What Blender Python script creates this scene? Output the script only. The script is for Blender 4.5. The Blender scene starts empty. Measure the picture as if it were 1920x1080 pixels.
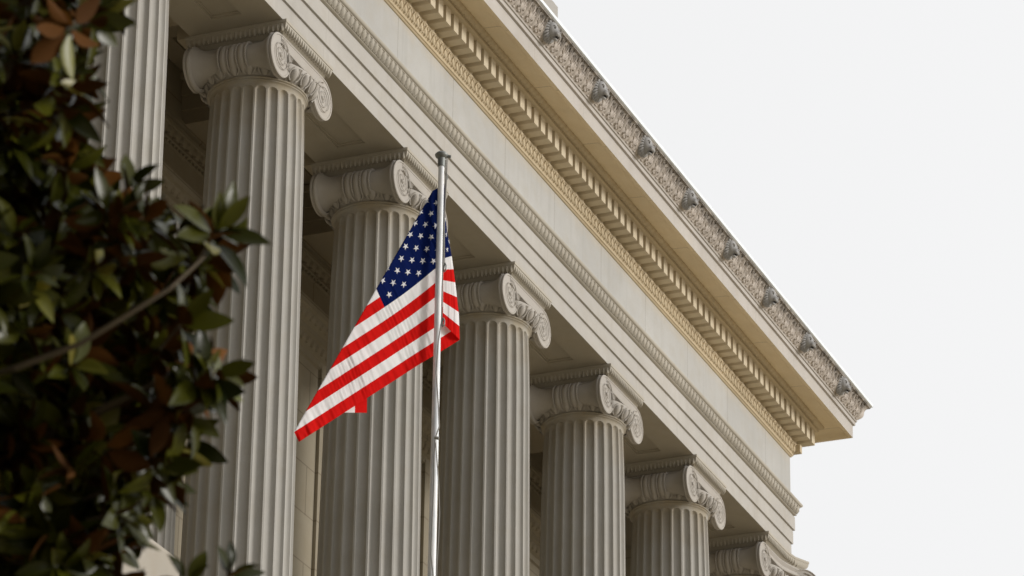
import bpy, math, random
import numpy as np
from mathutils import Vector, Matrix
R = math.radians
random.seed(7)
rng = np.random.default_rng(11)
sc = bpy.context.scene
COL = sc.collection

# ------------------------------------------------------------------ camera
H = 1.6                                   # eye height above the plaza
cam_d = bpy.data.cameras.new('camera'); cam = bpy.data.objects.new('camera', cam_d); COL.objects.link(cam)
pt, yw, rl = R(24.799), R(22.471), R(.8818)
fw = Vector((math.cos(pt)*math.cos(yw), math.cos(pt)*math.sin(yw), math.sin(pt)))
rt = Vector((math.sin(yw), -math.cos(yw), 0)); up = rt.cross(fw)
r2 = rt*math.cos(rl) + up*math.sin(rl); u2 = r2.cross(fw)
M = Matrix((r2, u2, -fw)).transposed().to_4x4(); M.translation = Vector((0, 0, H))
cam.matrix_world = M
FPX = 7587.5
cam_d.sensor_width = 36; cam_d.lens = FPX/1920*36
cam_d.clip_start = .1; cam_d.clip_end = 5000
cam_d.dof.use_dof = True; cam_d.dof.focus_distance = 48; cam_d.dof.aperture_fstop = 6.3
sc.camera = cam

# ------------------------------------------------------------------ sky and sun
SUN_AZ, SUN_EL, GLOW = R(-74), R(15), R(-50)            # azimuth from +X towards +Y
w = bpy.data.worlds.new('World'); sc.world = w; w.use_nodes = True
nt = w.node_tree; bg = nt.nodes['Background']
sky = nt.nodes.new('ShaderNodeTexSky'); sky.sky_type = 'NISHITA'; sky.sun_disc = False
sky.sun_elevation = SUN_EL; sky.sun_rotation = R(90) - SUN_AZ; sky.dust_density = 3
# thin bright overcast laid over that sky: raised on the sun's side, darkened off-frame to shade the columns' left sides
tc = nt.nodes.new('ShaderNodeTexCoord'); dp = nt.nodes.new('ShaderNodeVectorMath'); dp.operation = 'DOT_PRODUCT'
dp.inputs[1].default_value = (math.cos(GLOW), math.sin(GLOW), .12); nt.links.new(tc.outputs['Generated'], dp.inputs[0])
cr_ = nt.nodes.new('ShaderNodeMapRange'); cr_.inputs[1].default_value = -1; cr_.inputs[2].default_value = 1; nt.links.new(dp.outputs['Value'], cr_.inputs[0])
rp = nt.nodes.new('ShaderNodeValToRGB'); rp.color_ramp.interpolation = 'B_SPLINE'
for i, (p_, v_) in enumerate(((0, .03), (.35, .10), (.50, .14), (.565, .52), (.61, .84), (.75, .825), (.88, 1.0), (1, 1.05))):
    e_ = rp.color_ramp.elements[i] if i < 2 else rp.color_ramp.elements.new(p_)
    e_.position = p_; e_.color = (v_, v_, v_*1.003, 1)
nt.links.new(cr_.outputs[0], rp.inputs[0])
sc_ = nt.nodes.new('ShaderNodeVectorMath'); sc_.operation = 'SCALE'; sc_.inputs['Scale'].default_value = 9.9; nt.links.new(rp.outputs[0], sc_.inputs[0])
mx = nt.nodes.new('ShaderNodeMix'); mx.data_type = 'RGBA'; mx.inputs[0].default_value = .96
nt.links.new(sky.outputs[0], mx.inputs[6]); nt.links.new(sc_.outputs[0], mx.inputs[7]); nt.links.new(mx.outputs[2], bg.inputs[0])
bg.inputs[1].default_value = .1
sl = bpy.data.lights.new('sun', 'SUN'); sl.energy = 1.75; sl.angle = R(14); sl.color = (1, .965, .92)
sun = bpy.data.objects.new('sun', sl); COL.objects.link(sun)
sdir = Vector((math.cos(SUN_EL)*math.cos(SUN_AZ), math.cos(SUN_EL)*math.sin(SUN_AZ), math.sin(SUN_EL)))
sun.rotation_euler = sdir.to_track_quat('Z', 'Y').to_euler(); sun.location = (60, -60, 80)
sc.view_settings.view_transform = 'Standard'; sc.view_settings.look = 'None'
sc.view_settings.exposure = .17; sc.view_settings.gamma = 1
sc.cycles.max_bounces = 8; sc.cycles.diffuse_bounces = 5

def ray(x, y):
    """direction through a pixel of the 1920x1080 photograph (used only to measure where things stand)"""
    d = r2*((x-960)/FPX) + u2*(-(y-540)/FPX) + fw
    return d

# ------------------------------------------------------------------ materials
def nodes(name):
    m = bpy.data.materials.new(name); m.use_nodes = True
    return m, m.node_tree, m.node_tree.nodes['Principled BSDF']
def N(t, kind, **kw):
    n = t.nodes.new('ShaderNode'+kind)
    for k, v in kw.items(): setattr(n, k, v)
    return n
def link(t, a, b): t.links.new(a, b)
def mixc(t, fac, a, b, mode='MIX'):
    n = N(t, 'Mix', data_type='RGBA', blend_type=mode)
    for i, v in ((0, fac), (6, a), (7, b)):
        if hasattr(v, 'links'): link(t, v, n.inputs[i])
        elif i == 0: n.inputs[0].default_value = v
        else: n.inputs[i].default_value = (*v, 1)
    return n.outputs[2]
def math_(t, op, a, b=None, clamp=False):
    n = N(t, 'Math', operation=op, use_clamp=clamp)
    for i, v in ((0, a), (1, b)):
        if v is None: continue
        if hasattr(v, 'links'): link(t, v, n.inputs[i])
        else: n.inputs[i].default_value = v
    return n.outputs[0]
def noise(t, vec, scale, detail=4, rough=.55, stretch=None):
    if stretch:
        mp = N(t, 'Mapping'); mp.inputs['Scale'].default_value = stretch; link(t, vec, mp.inputs[0]); vec = mp.outputs[0]
    n = N(t, 'TexNoise'); n.inputs['Scale'].default_value = scale; n.inputs['Detail'].default_value = detail; n.inputs['Roughness'].default_value = rough
    link(t, vec, n.inputs['Vector']); return n.outputs['Fac']
def ramp(t, fac, lo, hi):
    n = N(t, 'MapRange'); n.inputs[1].default_value = lo; n.inputs[2].default_value = hi; link(t, fac, n.inputs[0]); return n.outputs[0]
def joint_mask(t, coord, period, phase, width):
    a = math_(t, 'MODULO', math_(t, 'ADD', coord, 1000*period - phase), period)
    lo = math_(t, 'LESS_THAN', a, width); hi = math_(t, 'GREATER_THAN', a, period)
    return math_(t, 'MAXIMUM', lo, hi)

def stone(name, col, stain=None, vjoint=None, hjoint=None, crust=None, patina_or_shade=None, streak=.5, joint_depth=.45, bump=.25):
    """limestone: mottling, rain streaks, tooled grain; joints are real thin dark lines between blocks"""
    m, t, b = nodes(name)
    geo = N(t, 'NewGeometry'); pos = geo.outputs['Position']
    big = noise(t, pos, .55, 5, .6); mid = noise(t, pos, 3.2, 5, .6); fine = noise(t, pos, 55, 3, .6)
    st = noise(t, pos, 1.0, 5, .65, (5.5, 5.5, .35))
    c = mixc(t, ramp(t, big, .3, .7), [v*.9 for v in col], [min(1, v*1.07) for v in col])
    c = mixc(t, math_(t, 'MULTIPLY', ramp(t, mid, .45, .75), .35), c, (col[0]*.86, col[1]*.80, col[2]*.70))
    c = mixc(t, math_(t, 'MULTIPLY', ramp(t, st, .52, .78), streak*.5), c, (col[0]*.66, col[1]*.65, col[2]*.62))
    c = mixc(t, math_(t, 'MULTIPLY', ramp(t, fine, .35, .75), .22), c, [v*.72 for v in col])
    sep = N(t, 'SeparateXYZ'); link(t, pos, sep.inputs[0])
    if patina_or_shade:          # ochre by height: wash-out beside the frieze moulding, painted shade under the capitals
        z0, z1, pc, amt = patina_or_shade
        f = ramp(t, sep.outputs[2], z0, z1)
        f = math_(t, 'MULTIPLY', f, ramp(t, noise(t, pos, 2.3, 6, .65), .3, .62))
        c = mixc(t, math_(t, 'MULTIPLY', f, amt), c, pc)
    if crust:           # black weathering crust under the roof edge
        z0, z1, cc, amt = crust
        zn = math_(t, 'ADD', sep.outputs[2], math_(t, 'MULTIPLY', math_(t, 'SUBTRACT', noise(t, pos, 5, 6, .7), .5), .55))
        f = ramp(t, zn, z0, z1)
        c = mixc(t, math_(t, 'MULTIPLY', f, amt), c, cc)
    if vjoint:
        period, phase, wd = vjoint[:3]
        if hjoint:      # staggered blocks
            row = math_(t, 'FLOOR', math_(t, 'DIVIDE', math_(t, 'SUBTRACT', sep.outputs[2], hjoint[1]), hjoint[0]))
            xx = math_(t, 'ADD', sep.outputs[0], math_(t, 'MULTIPLY', math_(t, 'MODULO', math_(t, 'ADD', row, 100), 2), period/2))
        else: xx = sep.outputs[0]
        c = mixc(t, math_(t, 'MULTIPLY', joint_mask(t, xx, period, phase, wd), joint_depth), c, (.12, .09, .06))
    if hjoint:
        c = mixc(t, math_(t, 'MULTIPLY', joint_mask(t, sep.outputs[2], hjoint[0], hjoint[1], hjoint[2]), joint_depth), c, (.12, .09, .06))
    link(t, c, b.inputs['Base Color']); b.inputs['Roughness'].default_value = .85
    b.inputs['Specular IOR Level'].default_value = .25
    bp = N(t, 'Bump'); bp.inputs['Strength'].default_value = bump; bp.inputs['Distance'].default_value = .012
    link(t, math_(t, 'ADD', fine, math_(t, 'MULTIPLY', mid, .8)), bp.inputs['Height']); link(t, bp.outputs[0], b.inputs['Normal'])
    return m

LIME = (.50, .465, .415)
OCHRE = (.56, .43, .25)
M_arch = stone('architrave_limestone', (.475, .452, .415), vjoint=(4.44, 48.2, .02), joint_depth=.12)
M_under_arch = stone('architrave_soffit_limestone', (.44, .40, .33), streak=.2)  # darker copy of the architrave stone, portico shade put into the colour
M_frieze = stone('frieze_limestone', (.475, .47, .45), vjoint=(2.22, 50.87, .018), joint_depth=.4,
                 patina_or_shade=(H+30.22, H+30.6, (.52, .44, .31), .75), streak=.7)
M_ochre = stone('ochre_limestone', (.59, .495, .345), streak=.25)
M_dentil = stone('dentil_limestone', (.64, .56, .42), streak=.2)  # lightened and warmed, bounce light under the cornice mixed into the tone
M_soffit = stone('soffit_limestone', (.80, .67, .46), vjoint=(2.22, 53.0, .016), joint_depth=.45, streak=.2)  # yellow staining, with warm bounce light from the ground painted in
M_corona = stone('corona_limestone', (.52, .485, .445), vjoint=(2.22, 54.1, .018), joint_depth=.18)
M_cyma = stone('weathered_limestone', (.56, .505, .45), crust=(H+31.68, H+31.88, (.06, .054, .046), .92))
M_lion = stone('sooty_limestone', (.40, .395, .39), streak=.6)
M_col = stone('column_limestone', (.42, .405, .373), streak=.55, patina_or_shade=(H+26.55, H+27.5, (.34, .265, .15), .6))  # yellow-brown shaft top: shadow below the capitals put into the colour
M_cap = stone('capital_limestone', (.46, .43, .39), streak=.3)
M_egg = stone('carved_limestone', (.47, .435, .37), streak=.2)
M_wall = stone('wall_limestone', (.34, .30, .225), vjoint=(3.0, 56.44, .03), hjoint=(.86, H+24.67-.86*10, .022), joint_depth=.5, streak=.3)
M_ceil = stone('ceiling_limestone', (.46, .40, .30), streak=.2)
M_block = stone('pedestal_limestone', (.40, .365, .31), streak=.2)
M_halo_lip, t_, b_ = nodes('pale_halo_lip'); b_.inputs['Base Color'].default_value = (.80, .84, .86, 1); b_.inputs['Metallic'].default_value = .2; b_.inputs['Roughness'].default_value = .45  # pale tone stands for a bright halo along the roof edge
M_attic = stone('attic_limestone', (.42, .40, .37), streak=.9)

# ------------------------------------------------------------------ mesh builder
class MB:
    def __init__(s): s.v = []; s.f = []; s.mi = []
    def add(s, verts, faces, mi=0):
        o = len(s.v); s.v += [tuple(p) for p in verts]; s.f += [tuple(i+o for i in f) for f in faces]; s.mi += [mi]*len(faces)
    def box(s, x0, x1, y0, y1, z0, z1, mi=0):
        s.add([(x0,y0,z0),(x1,y0,z0),(x1,y1,z0),(x0,y1,z0),(x0,y0,z1),(x1,y0,z1),(x1,y1,z1),(x0,y1,z1)],
              [(3,2,1,0),(4,5,6,7),(0,1,5,4),(1,2,6,5),(2,3,7,6),(3,0,4,7)], mi)
    def grid(s, rows, closed=False, mi=0, flip=False):
        """rows: list of lists of points, quads between"""
        n = len(rows[0]); o = len(s.v)
        for r in rows: s.v += [tuple(p) for p in r]
        for i in range(len(rows)-1):
            for j in range(n if closed else n-1):
                k = (j+1) % n
                q = (o+i*n+j, o+i*n+k, o+(i+1)*n+k, o+(i+1)*n+j)
                s.f.append(q[::-1] if flip else q); s.mi.append(mi)
    def tube(s, pts, rad, n=6, mi=0, caps=True):
        pts = [Vector(p) for p in pts]; rows = []
        if not isinstance(rad, (list, tuple)): rad = [rad]*len(pts)
        ref = None
        for i, p in enumerate(pts):
            d = (pts[min(i+1, len(pts)-1)] - pts[max(i-1, 0)]).normalized()
            if ref is None: ref = Vector((0,0,1)) if abs(d.z) < .9 else Vector((1,0,0))
            a = d.cross(ref).normalized(); ref = a.cross(d).normalized()
            rows.append([p + (a*math.cos(2*math.pi*k/n) + ref*math.sin(2*math.pi*k/n))*rad[i] for k in range(n)])
        o = len(s.v); s.grid(rows, True, mi)
        if caps:
            s.f.append(tuple(o+k for k in range(n))); s.mi.append(mi)
            s.f.append(tuple(o+(len(pts)-1)*n+k for k in range(n-1, -1, -1))); s.mi.append(mi)
    def ball(s, c, rx, ry=None, rz=None, nu=8, nv=6, mi=0, mat=None):
        ry = ry or rx; rz = rz or rx; rows = []
        for i in range(nv+1):
            th = math.pi*i/nv
            row = []
            for k in range(nu):
                a = 2*math.pi*k/nu
                p = Vector((rx*math.sin(th)*math.cos(a), ry*math.sin(th)*math.sin(a), rz*math.cos(th)))
                if mat: p = mat @ p
                row.append(p + Vector(c))
            rows.append(row)
        s.grid(rows, True, mi, flip=True)
    def build(s, name, mats, parent=None, origin=(0,0,0), loc=None, smooth=35):
        me = bpy.data.meshes.new(name)
        o = Vector(origin)
        me.from_pydata([(p[0]-o.x, p[1]-o.y, p[2]-o.z) for p in s.v], [], s.f)
        if not isinstance(mats, (list, tuple)): mats = [mats]
        for m in mats: me.materials.append(m)
        me.polygons.foreach_set('material_index', s.mi)
        if smooth:
            me.polygons.foreach_set('use_smooth', [True]*len(me.polygons)); me.set_sharp_from_angle(angle=R(smooth))
        me.validate(); me.update()
        ob = bpy.data.objects.new(name, me); COL.objects.link(ob)
        if parent: ob.parent = parent
        ob.location = loc if loc is not None else (0, 0, 0)
        return ob
def tag(o, label=None, cat=None, group=None, kind=None):
    for k, v in (('label', label), ('category', cat), ('group', group), ('kind', kind)):
        if v: o[k] = v
    return o
def empty(name, loc, label, cat, group=None):
    o = bpy.data.objects.new(name, None); COL.objects.link(o); o.location = loc; return tag(o, label, cat, group)

# ------------------------------------------------------------------ measured building geometry (z here is above the eye; H lifts it)
YF, XC = 23.04, 70.14          # plane of the architrave/frieze, corner of the facade
YA = 23.80                     # column axes
AXES = [34.28, 38.72, 43.16, 47.60, 52.04, 56.48, 60.92, 65.32, 69.40]
X0, YB = 30.0, 46.0            # how far the block runs left and back
ROOT = (50.0, 23.8, 0.0)
bld = empty('neoclassical_building', ROOT, 'pale limestone temple front with fluted columns and a carved cornice', 'building')
def part(mb, name, mat, **k): return mb.build(name, mat, bld, ROOT, **k)

def profile(mb, pts, mi=0, x0=X0, yb=YB, cap=True):
    """a moulding profile [(projection, z)...] run along the facade, mitred round the corner and down the side"""
    a = [(x0, YF-p, z+H) for p, z in pts]; b = [(XC+p, YF-p, z+H) for p, z in pts]; c = [(XC+p, yb, z+H) for p, z in pts]
    mb.grid([a, b], flip=True, mi=mi); mb.grid([b, c], flip=True, mi=mi)
def arc(p0, p1, z0, z1, n=6, bulge=1):
    """quarter-round from (p0,z0) to (p1,z1); bulge 1 ovolo, -1 cavetto"""
    out = []
    for i in range(n+1):
        a = math.pi/2*i/n
        out.append((p0+(p1-p0)*math.sin(a), z0+(z1-z0)*(1-math.cos(a))) if bulge > 0 else (p0+(p1-p0)*(1-math.cos(a)), z0+(z1-z0)*math.sin(a)))
    return out

SOF = 28.313
# architrave: three fasciae, soffit with sunk panels
mb = MB()
profile(mb, [(0, SOF), (0, 28.590), (-.006, 28.596), (-.006, 28.614), (.03, 28.617), (.03, 28.880), (.024, 28.888), (.024, 28.904), (.062, 28.907), (.062, 29.18), (.04, 29.195), (.04, 29.22)])
yi, xi = YF+1.51, XC-1.51
# soffit with recessed panels between columns
xs = [X0] + AXES + [XC]
def soffit_panel(xa, xb, ya, yb_):
    z = SOF+H; zt = z+.05; q = .035
    o = [(xa,ya),(xb,ya),(xb,yb_),(xa,yb_)]; i_ = [(xa+q,ya+q),(xb-q,ya+q),(xb-q,yb_-q),(xa+q,yb_-q)]
    V = [(x,y,z) for x,y in o] + [(x,y,z+.03) for x,y in o] + [(x,y,z+.03) for x,y in i_] + [(x,y,zt) for x,y in i_]
    F = [(8+4,9+4,10+4,11+4)]
    for k in range(4):
        l = (k+1) % 4
        F += [(k,l,4+l,4+k),(4+k,4+l,8+l,8+k),(8+k,8+l,12+l,12+k)]
    mb.add(V, F, 1)
edges = [X0]
for a, b in zip(AXES[:-1], AXES[1:]): edges.append((a+1.17, b-1.17))
pa, pb = YF+.50, YF+.98
cur = X0
for e in edges[1:]:
    xa, xb = e
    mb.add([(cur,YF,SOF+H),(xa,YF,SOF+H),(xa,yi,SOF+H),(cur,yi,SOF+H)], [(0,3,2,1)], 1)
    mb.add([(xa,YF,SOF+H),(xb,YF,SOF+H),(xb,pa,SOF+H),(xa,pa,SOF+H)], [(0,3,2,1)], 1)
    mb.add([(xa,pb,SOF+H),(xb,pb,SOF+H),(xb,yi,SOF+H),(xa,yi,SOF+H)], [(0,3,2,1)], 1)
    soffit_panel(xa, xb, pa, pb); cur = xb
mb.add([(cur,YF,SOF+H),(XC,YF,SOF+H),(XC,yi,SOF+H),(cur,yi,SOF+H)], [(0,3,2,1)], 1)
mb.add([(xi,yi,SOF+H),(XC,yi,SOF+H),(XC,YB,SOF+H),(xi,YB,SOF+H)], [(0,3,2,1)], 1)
# inner face
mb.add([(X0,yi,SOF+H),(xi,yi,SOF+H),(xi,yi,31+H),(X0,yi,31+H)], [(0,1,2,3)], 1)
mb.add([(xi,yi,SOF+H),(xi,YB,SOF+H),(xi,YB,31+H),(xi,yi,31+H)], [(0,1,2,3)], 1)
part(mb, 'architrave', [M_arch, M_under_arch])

def egg_course(mb, pitch, p0, p1, z0, z1, xa=38.0, xb=XC+.1, mi=0, ew=.40, dart=True, shell=True):
    """egg-and-dart: half-eggs sitting on the moulding between (p0,z0) below and (p1,z1) above, each in its shell"""
    n = int((xb-xa)/pitch)
    d = Vector((0, -(p1-p0), z1-z0)); L = d.length; dn = d.normalized(); nrm = Vector((0, -dn.z, dn.y)); nrm = nrm if nrm.y < 0 else -nrm
    for i in range(n):
        x = xb - (i+.5)*pitch
        c = Vector((x, YF-(p0+p1)/2, (z0+z1)/2+H))
        rx = pitch*ew*.78; rz = L*.50
        rows = []
        for a in range(5):
            th = math.pi*(a+.35)/4.7
            row = []
            for k in range(6):
                ph = math.pi*k/5
                u = rx*math.sin(th)*math.cos(ph); v = rz*math.cos(th); nn = rx*.62*math.sin(th)*math.sin(ph)
                if v < 0: u *= .92+.08*math.cos(th)
                row.append(c + Vector((u,0,0)) + dn*v + nrm*nn)
            rows.append(row)
        mb.grid(rows, mi=mi, flip=True)
        if shell:
            for s_ in (-1, 1):
                pts = []
                for a in range(6):
                    th = .15+ (math.pi*.5+1.3)*a/5
                    pts.append(c + Vector((s_*(pitch*.43)*math.sin(min(th, 2.6)),0,0)) + dn*(rz*1.0*math.cos(th)*1.05) + nrm*.012)
                mb.tube(pts[1:], pitch*.055, 4, mi, False)
        if dart:
            xx = x + pitch/2
            cc = Vector((xx, c.y, c.z))
            mb.add([cc+dn*rz*.6-Vector((pitch*.05,0,0)), cc+dn*rz*.6+Vector((pitch*.05,0,0)), cc-dn*rz*1.0, cc+nrm*.03], [(0,2,3),(1,3,2),(0,3,1)], mi)

# crown moulding of the architrave: bead, egg-and-dart, fillet
mb = MB()
profile(mb, [(.03, 29.212)] + [(.062+.03*math.sin(math.pi*i/5)*1.0, 29.215+.035*i/5) for i in range(6)] + arc(.07, .135, 29.252, 29.40, 5) + [(.15, 29.40), (.15, 29.415)] + arc(.15, .19, 29.415, 29.455, 4) + [(.19, 29.47), (0, 29.50)])
egg_course(mb, 4.44/29, .085, .145, 29.25, 29.405, ew=.52)
part(mb, 'egg_and_dart_moulding', M_egg)

# frieze
mb = MB(); profile(mb, [(0, 29.49), (0, 30.50)]); part(mb, 'frieze', M_frieze)

# bed moulding: two beads, carved leaf cyma, plain band
mb = MB()
cy = [(.05+.055*(i/8) + .014*math.sin(2*math.pi*i/8), 30.52+.185*i/8) for i in range(9)]
profile(mb, [(0, 30.44), (.02, 30.443), (.035, 30.458), (.03, 30.47), (.05, 30.475), (.06, 30.495), (.05, 30.512)] + cy + [(.112, 30.71), (.105, 30.745), (.07, 30.75), (.07, 30.79)])
LP = .16
n = int((XC+.1-38)/LP)
for i in range(n):            # leaf tongues
    x = XC+.08-(i+.5)*LP
    for s_ in (-1, 1):
        pts = [Vector((x+s_*.064*math.sin(math.pi*min(1, a/4*1.02)**.8)*(1-.1*a/4), YF-(.058+.055*a/4+.012*math.sin(math.pi*a/4)), H+30.525+.175*a/4)) for a in range(5)]
        mb.tube(pts, [.008, .011, .012, .012, .010], 4, 0, False)
    mb.ball((x, YF-.085, H+30.61), .048, .026, .08, 8, 6)
    mb.ball((x+LP/2, YF-.075, H+30.56), .018, .014, .032, 5, 4)
mb.box(XC+.07, XC+.192, YF-.188, YB, H+30.56, H+30.715)
part(mb, 'leaf_moulding', M_ochre)

# dentil band: backing plus the row of dentils
mb = MB()
profile(mb, [(.068, 30.745), (.068, 31.09)])
PD = 4.44/14.17
xd = XC+.39-.002; k = 0; bw = PD*.60
while xd > 38:
    x1, x0_ = xd, xd-bw
    jz = random.uniform(-.003, .003); jy = random.uniform(-.004, .004)
    mb.box(x0_, x1, YF-.392+jy, YF-.06, H+30.788+jz, H+31.085)
    xd -= PD
yy = YF-.39+PD*1.0
while yy < YB:
    mb.box(XC+.06, XC+.39, yy, yy+bw, H+30.788, H+31.085); yy += PD
part(mb, 'dentil_band', M_dentil, smooth=0)

# fillet and egg ovolo above the dentils
mb = MB()
profile(mb, [(.06, 31.082), (.43, 31.08), (.452, 31.088), (.458, 31.108), (.452, 31.128), (.44, 31.134)] + arc(.445, .55, 31.136, 31.225, 5) + [(.57, 31.23)])
egg_course(mb, PD/2, .462, .55, 31.135, 31.225, ew=.52, dart=False, shell=True)
part(mb, 'bead_moulding', M_ochre)

# corona: soffit with drip, tall fascia
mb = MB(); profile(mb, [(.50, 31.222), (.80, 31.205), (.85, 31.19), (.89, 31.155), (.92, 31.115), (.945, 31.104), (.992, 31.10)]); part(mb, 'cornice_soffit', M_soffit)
mb = MB(); profile(mb, [(.992, 31.10), (.995, 31.36), (.985, 31.365), (1.035, 31.372), (1.04, 31.44), (1.03, 31.446), (1.06, 31.45), (1.07, 31.475), (1.06, 31.485)]); part(mb, 'corona', M_corona)

# cymatium with palmettes
mb = MB()
def cyp(u):                     # (projection, z) along the cyma, u 0..1
    return (1.062+.20*u + .028*math.sin(2*math.pi*(u-.08)), 31.48+.315*u)
profile(mb, [cyp(i/10) for i in range(11)] + [(1.285, 31.80), (1.29, 31.835), (1.275, 31.86), (1.0, 31.875)])
def cpt(x, u, out=.0):
    p, z = cyp(u); return (x, YF-p-out, z+H)
LIONS = [43.16+2.22*k for k in range(0, 13)]
step = 2.22/6
xq = 43.16-2.22
while xq < XC+1.1:
    j = min(abs(xq-l) for l in LIONS)
    if j > .15:
        for a, (dx, u1) in enumerate(((-.125, .50), (-.10, .70), (-.055, .86), (0, .93), (.055, .86), (.10, .70), (.125, .50))):
            mb.tube([cpt(xq+dx*.12, .22, .004), cpt(xq+dx*.6, .22+(u1-.22)*.6, .010), cpt(xq+dx, u1, .012)], [.005, .009, .012], 4)
        for s_ in (-1, 1):
            mb.tube([cpt(xq+s_*.02, .2, .008), cpt(xq+s_*.07, .12, .012), cpt(xq+s_*.105, .2, .012), cpt(xq+s_*.08, .3, .012), cpt(xq+s_*.055, .22, .012)], .012, 4)
    for dx in (-.03, 0, .03):
        xx = xq+step/2+dx
        if min(abs(xx-l) for l in LIONS) > .14:
            mb.tube([cpt(xx-dx*.5, .06, .004), cpt(xx, .5, .012), cpt(xx+dx*.9, .9, .012)], [.014, .015, .012], 4)
    for s_ in (-1, 1):
        xx = xq+step/2
        if min(abs(xx-l) for l in LIONS) > .14:
            mb.tube([cpt(xx+s_*.04, .80, .012), cpt(xx+s_*.075, .95, .014), cpt(xx+s_*.045, 1.0, .016)], .011, 4)
    mb.ball(cpt(xq, .1, .008), .035, .022, .03, 6, 4); mb.ball(cpt(xq+step/2, .07, .006), .04, .02, .025, 6, 4)
    xq += step
# the same carving on the short return seen in profile
part(mb, 'cymatium', M_cyma)
mb = MB(); profile(mb, [(1.292, 31.83), (1.325, 31.842), (1.325, 31.905), (.6, 32.02), (-.4, 32.06)]);  # lip added to draw the bright fringe, then the roof slope
mb.box(X0, XC+.4, YF+.39, YB, H+31.95, H+32.058); part(mb, 'roof_lip', M_halo_lip)

# lion-head spouts
def lion():
    mb = MB()
    # local: face looks to -Y, z up
    mb.ball((0, .05, 0), .235, .13, .24, 14, 8)                      # mane disc
    for i in range(22):
        a = 2*math.pi*i/22
        mb.tube([(.15*math.cos(a), -.06, .15*math.sin(a)), (.215*math.cos(a+.1), -.03, .215*math.sin(a+.1)), (.255*math.cos(a+.25), .03, .255*math.sin(a+.25))], [.022, .030, .010], 5)
    rows = []                                                       # skull, brow and muzzle, one lofted surface
    for (y, rx, rz, cz) in ((.02, .185, .19, .02), (-.06, .182, .188, .025), (-.12, .165, .17, .02), (-.165, .13, .135, .0), (-.195, .098, .095, -.035), (-.235, .086, .072, -.05), (-.275, .070, .055, -.052), (-.295, .04, .03, -.045), (-.30, .005, .005, -.045)):
        rows.append([(rx*math.cos(2*math.pi*k/18), y, cz + rz*math.sin(2*math.pi*k/18)) for k in range(18)])
    mb.grid(rows, True)
    for s_ in (-1, 1):
        mb.ball((s_*.078, -.165, .085), .058, .035, .026, 8, 5)          # brow
        mb.ball((s_*.082, -.172, .035), .040, .020, .030, 8, 5, 1)      # eye socket, a dark ball
        mb.ball((s_*.155, -.03, .165), .055, .045, .06, 8, 5)           # ear
        mb.ball((s_*.05, -.25, -.085), .055, .055, .04, 8, 5)           # jowl
    mb.ball((0, -.295, -.02), .036, .02, .022, 8, 5)
    mb.ball((0, -.235, -.135), .06, .045, .022, 8, 5, 1)            # open spout mouth
    mb.ball((0, -.19, -.175), .07, .06, .03, 8, 5)
    return mb
M_hole, t_, b_ = nodes('dark_hollow'); b_.inputs['Base Color'].default_value = (.03, .026, .022, 1); b_.inputs['Roughness'].default_value = 1  # one dark colour for the eye sockets and mouth
lp = None
for x in LIONS:
    if x < 50: continue
    lo = (x-ROOT[0], YF-1.20-ROOT[1], H+31.665)
    if lp is None:
        lp = lion().build('lion_head', [M_lion, M_hole], bld, loc=lo, smooth=60)
        lp.rotation_euler = (R(12), 0, 0); lp.scale = (.8, .66, .8)
    else:
        o = lp.copy(); COL.objects.link(o); o.parent = bld; o.location = lo

# attic course on the roof, ending above the fourth column
mb = MB()
YT = 22.62
mb.box(X0, 56.42, YT+.06, YT+2.2, H+31.9, H+33.05)
for i, (p, z0, z1) in enumerate(((.05, 33.05, 33.12), (0.0, 33.12, 33.42))): mb.box(X0, 56.50-p*.5, YT+p-.02, YT+2.25, H+z0, H+z1)
mb.add([(X0, YT-.02, H+33.42), (56.5, YT-.02, H+33.42), (56.5, YT+2.25, H+33.42), (X0, YT+2.25, H+33.42), (X0, YT+.25, H+33.58), (56.3, YT+.25, H+33.58), (56.3, YT+2, H+33.58), (X0, YT+2, H+33.58)],
       [(0,1,5,4),(1,2,6,5),(4,5,6,7)])
part(mb, 'attic', M_attic, smooth=0)

# ------------------------------------------------------------------ portico interior: wall, beams, ceiling
YW = 27.0
mb = MB()
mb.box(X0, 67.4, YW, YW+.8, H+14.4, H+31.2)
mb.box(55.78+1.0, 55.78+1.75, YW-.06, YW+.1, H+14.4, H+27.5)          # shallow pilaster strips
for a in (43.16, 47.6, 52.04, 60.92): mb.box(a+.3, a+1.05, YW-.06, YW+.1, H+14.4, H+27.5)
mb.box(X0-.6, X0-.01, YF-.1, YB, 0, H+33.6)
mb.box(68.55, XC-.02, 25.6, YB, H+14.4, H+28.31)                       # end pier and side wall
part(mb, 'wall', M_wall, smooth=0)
mb = MB()
def wprofile(pts):
    a = [(X0, YW-p, z+H) for p, z in pts]; b = [(67.4, YW-p, z+H) for p, z in pts]; mb.grid([a, b], flip=True)
wprofile([(0, 28.9), (.04, 28.92), (.04, 28.95)] + arc(.05, .16, 28.96, 29.13, 5) + [(.18, 29.135), (.18, 29.2), (.02, 29.32), (.02, 29.40), (.06, 29.42), (.06, 29.5), (0, 29.5)])
wprofile([(0, 27.42), (.05, 27.44), (.05, 27.55)] + arc(.06, .16, 27.56, 27.72, 5) + [(.2, 27.74), (.2, 27.84)] + arc(.21, .33, 27.85, 28.0, 5) + [(.38, 28.02), (.38, 28.16), (.3, 28.24), (0, 28.3)])
def weggs(pitch, p, z, r, rz):
    x = 45.0
    while x < 67:
        mb.ball((x, YW-p, z+H), r, r*.8, rz, 7, 5); x += pitch
weggs(.235, .115, 29.05, .085, .085); weggs(.12, .055, 28.93, .03, .025)
weggs(.20, .125, 27.65, .07, .075); weggs(.20, .285, 27.93, .07, .07)
part(mb, 'wall_moulding', M_wall)
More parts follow.
